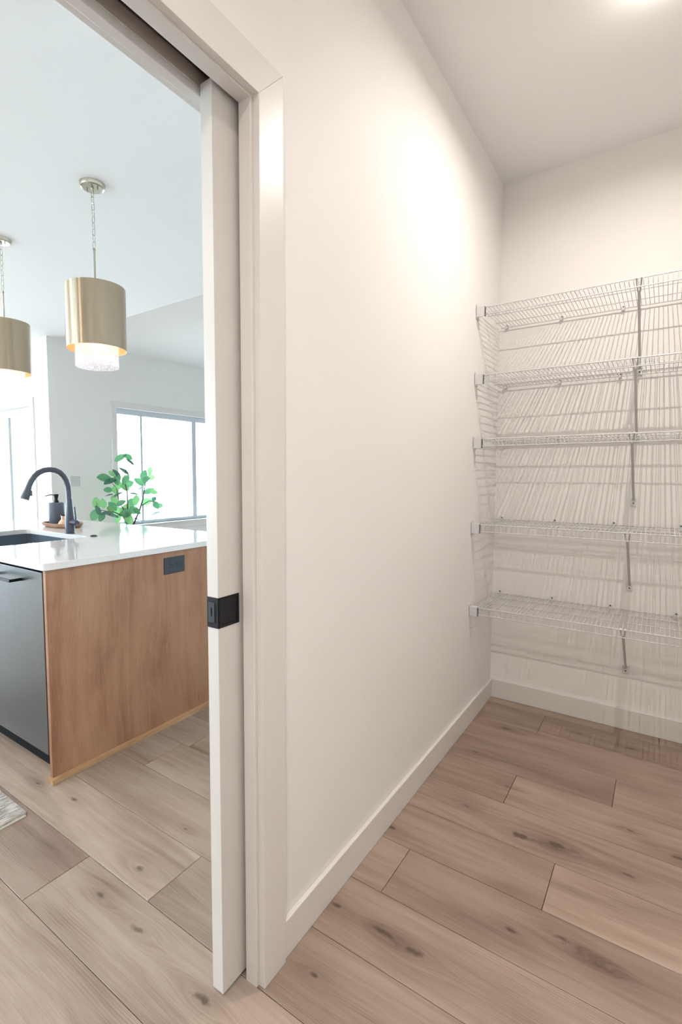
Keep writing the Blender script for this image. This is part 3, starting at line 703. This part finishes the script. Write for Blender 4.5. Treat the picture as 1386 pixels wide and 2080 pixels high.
# potted plant: leaves placed round the crown seen over the counter
PXc = -4.40
pt = thing('potted_plant', 'leafy green plant in front of the living room window behind the island', 'plant', (PXc, 3.62, 0))
MB().lathe([(0.13, 0.0), (0.165, 0.30), (0.172, 0.34), (0.160, 0.34), (0.150, 0.30)], (PXc, 3.62, 0), 32, caps=(True, True)).build('pot', 'pot_white', pt)
MB().lathe([(0.02, 0.30), (0.149, 0.298)], (PXc, 3.62, 0), 24, caps=(True, False)).build('soil', 'soil', pt)
leaf_cache = {}
def leaf_mesh(nm):
    if nm in leaf_cache: return leaf_cache[nm]
    mb = MB(); N = 8; vs = []
    for i in range(N+1):
        s = i/N; w = 0.34*math.sin(math.pi*min(1, s*0.93+0.05))**0.8*(0.75+0.45*s); z = -0.16*s*s
        vs += [(s, -w, z+0.10*w), (s, 0, z-0.02), (s, w, z+0.10*w)]
    fs = []
    for i in range(N):
        a = i*3; fs += [(a, a+1, a+4, a+3), (a+1, a+2, a+5, a+4)]
    o = mb.add(vs, fs, True).build('leaf', nm, None); me = o.data; bpy.data.objects.remove(o)
    leaf_cache[nm] = me; return me
# crown: leaf centre, leaf length, lean of the leaf, tone
LV = [(-4.415, 3.521, 1.467, 0.155, 200, 'g'), (-4.381, 3.604, 1.479, 0.116, 335, 'g'), (-4.264, 3.551, 1.417, 0.110, 330, 'd'), (-4.411, 3.567, 1.315, 0.142, 330, 'd'),
      (-4.397, 3.468, 1.275, 0.142, 120, 'd'), (-4.372, 3.379, 1.280, 0.090, 330, 'l'), (-4.501, 3.374, 1.234, 0.168, 170, 'g'), (-4.396, 3.379, 1.202, 0.168, 200, 'd'),
      (-4.358, 3.434, 1.209, 0.142, 100, 'g'), (-4.306, 3.509, 1.209, 0.129, 60, 'g'), (-4.530, 3.693, 1.152, 0.142, 20, 'g'), (-4.463, 3.609, 1.117, 0.116, 330, 'l'),
      (-4.531, 3.865, 1.183, 0.155, 330, 'g'), (-4.301, 3.762, 1.265, 0.129, 250, 'g'), (-4.338, 3.877, 1.310, 0.097, 80, 'l'), (-4.547, 4.044, 1.233, 0.122, 20, 'l'),
      (-4.246, 3.744, 1.207, 0.116, 200, 'g'), (-4.251, 3.804, 1.143, 0.122, 350, 'd'), (-4.351, 3.744, 1.103, 0.090, 200, 'd'), (-4.363, 3.658, 1.044, 0.103, 0, 'd'),
      (-4.510, 3.421, 1.091, 0.103, 180, 'g'), (-4.555, 3.582, 1.132, 0.129, 60, 'l'), (-4.391, 3.429, 1.091, 0.116, 280, 'l'), (-4.541, 3.545, 1.028, 0.155, 200, 'd'),
      (-4.499, 3.418, 1.033, 0.103, 180, 'd'), (-4.483, 3.475, 0.969, 0.116, 300, 'l'), (-4.550, 4.015, 1.063, 0.142, 200, 'g'), (-4.412, 3.973, 1.055, 0.116, 350, 'l'),
      (-4.419, 3.880, 0.937, 0.142, 200, 'l'), (-4.290, 3.918, 0.896, 0.122, 120, 'g'), (-4.394, 4.059, 0.880, 0.097, 340, 'g'), (-4.355, 3.959, 0.793, 0.122, 190, 'd'),
      (-4.400, 3.972, 0.962, 0.090, 60, 'd'), (-4.348, 3.164, 0.946, 0.142, 100, 'l'), (-4.414, 3.174, 0.819, 0.155, 240, 'g'), (-4.471, 3.324, 0.939, 0.116, 280, 'l'),
      (-4.241, 3.117, 0.879, 0.116, 300, 'd'), (-4.241, 3.212, 0.849, 0.155, 20, 'd'), (-4.291, 3.189, 0.804, 0.116, 240, 'g'), (-4.334, 3.343, 0.810, 0.142, 350, 'd'),
      (-4.459, 3.434, 0.902, 0.129, 310, 'g'), (-4.487, 3.550, 0.831, 0.155, 200, 'l'), (-4.468, 3.611, 0.863, 0.142, 60, 'l'), (-4.538, 3.741, 0.912, 0.155, 70, 'g'),
      (-4.315, 3.652, 0.961, 0.129, 80, 'l'), (-4.432, 3.696, 0.838, 0.142, 0, 'g'), (-4.289, 3.526, 0.760, 0.168, 280, 'l'), (-4.436, 3.758, 0.723, 0.116, 340, 'd'),
      (-4.253, 3.407, 0.948, 0.116, 200, 'g'), (-4.289, 3.486, 0.820, 0.155, 10, 'g'), (-4.560, 3.701, 0.691, 0.129, 260, 'g'), (-4.493, 3.523, 0.750, 0.116, 240, 'l'),
      (-4.269, 3.628, 0.838, 0.103, 330, 'g'), (-4.410, 3.378, 0.867, 0.116, 120, 'l')]
MN = {'g': 'leaf_green', 'l': 'leaf_light', 'd': 'leaf_dark'}
toCam = Vector((0.82, -0.55, 0.1)).normalized()
rtv = Vector((0.0, 0, 1)).cross(toCam).normalized()*1
for (lx, ly, lz, L, an, c) in LV:
    p = Vector((lx, ly, lz))
    dirv = (rtv*math.cos(R_(an)) + Vector((0, 0, 1))*math.sin(R_(an)) + toCam*random.uniform(-0.5, 0.5)).normalized()
    nrm = (toCam + Vector((0, 0, 1))*random.uniform(-0.2, 0.9) + rtv*random.uniform(-0.5, 0.5)).normalized()
    if c == 'd': nrm = (toCam*0.4+Vector((0, 0, 1))*1.0+rtv*random.uniform(-.4, .4)).normalized()
    sv = nrm.cross(dirv).normalized(); nrm = dirv.cross(sv)
    o = bpy.data.objects.new('leaf', leaf_mesh(MN[c])); COL.objects.link(o); o.parent = pt
    M = Matrix((dirv*L, sv*L, nrm*L)).transposed().to_4x4(); M.translation = p-dirv*L*0.5-pt.location
    o.matrix_basis = M
# stems
def stem(pts, r0, r1, nm='stem'):
    q = [Vector((PXc+random.uniform(-.02, .02), 3.62+random.uniform(-.02, .02), 0.29))]+[Vector(p) for p in pts]
    n_ = len(q); MB().tube(q, [r0+(r1-r0)*i/(n_-1) for i in range(n_)], 7).build(nm, 'stem_brown', pt)
stem([(-4.400, 3.662, 0.660), (-4.400, 3.754, 0.825), (-4.400, 3.815, 0.973), (-4.380, 3.823, 1.103), (-4.370, 3.844, 1.211), (-4.370, 3.898, 1.298), (-4.350, 4.034, 1.272)], 0.012, 0.002)
stem([(-4.400, 3.636, 0.640), (-4.400, 3.593, 0.824), (-4.400, 3.596, 1.045), (-4.400, 3.556, 1.213), (-4.400, 3.583, 1.328), (-4.400, 3.609, 1.401), (-4.400, 3.623, 1.464)], 0.011, 0.002)
stem([(-4.400, 3.624, 0.620), (-4.370, 3.548, 0.807), (-4.370, 3.458, 0.968), (-4.380, 3.435, 1.122), (-4.380, 3.335, 1.215)], 0.011, 0.002)
stem([(-4.400, 3.623, 0.610), (-4.350, 3.486, 0.791), (-4.340, 3.377, 0.840), (-4.340, 3.276, 0.856), (-4.340, 3.179, 0.881), (-4.350, 3.161, 0.961)], 0.010, 0.002)
stem([(-4.400, 3.661, 0.638), (-4.380, 3.766, 0.890), (-4.360, 3.881, 0.950), (-4.350, 3.965, 0.903), (-4.350, 4.016, 0.789)], 0.009, 0.002)

# ------------------------------------------------------------------ outdoors seen through the glass
B(-5.06, 20, 6.76, 60, -0.32, -0.18).build('ground', 'outdoor_concrete', kind=ST)
B(-60, -5.06, 3.13, 60, -0.32, -0.18).build('ground', 'outdoor_concrete', kind=ST)
B(-60, 20, -40, -2.82, -0.32, -0.18).build('ground', 'outdoor_concrete', kind=ST)
B(-60, -9.22, -2.82, 3.13, -0.32, -0.18).build('ground', 'outdoor_concrete', kind=ST)
nh = thing('house', 'pale neighbouring house seen through the patio door glass', 'house', (-47, 22, -0.18))
B(-52, -41.6, 20.4, 25, -0.18, 2.3).build('house_wall', 'house_siding', nh)
MB().add([(-52.5, 20, 2.3), (-41.0, 20, 2.3), (-41.0, 25.4, 2.3), (-52.5, 25.4, 2.3), (-52.5, 22.7, 3.3), (-41.0, 22.7, 3.3)],
         [(0, 1, 5, 4), (2, 3, 4, 5), (1, 2, 5), (3, 0, 4), (0, 3, 2, 1)]).build('house_roof', 'house_roof', nh)
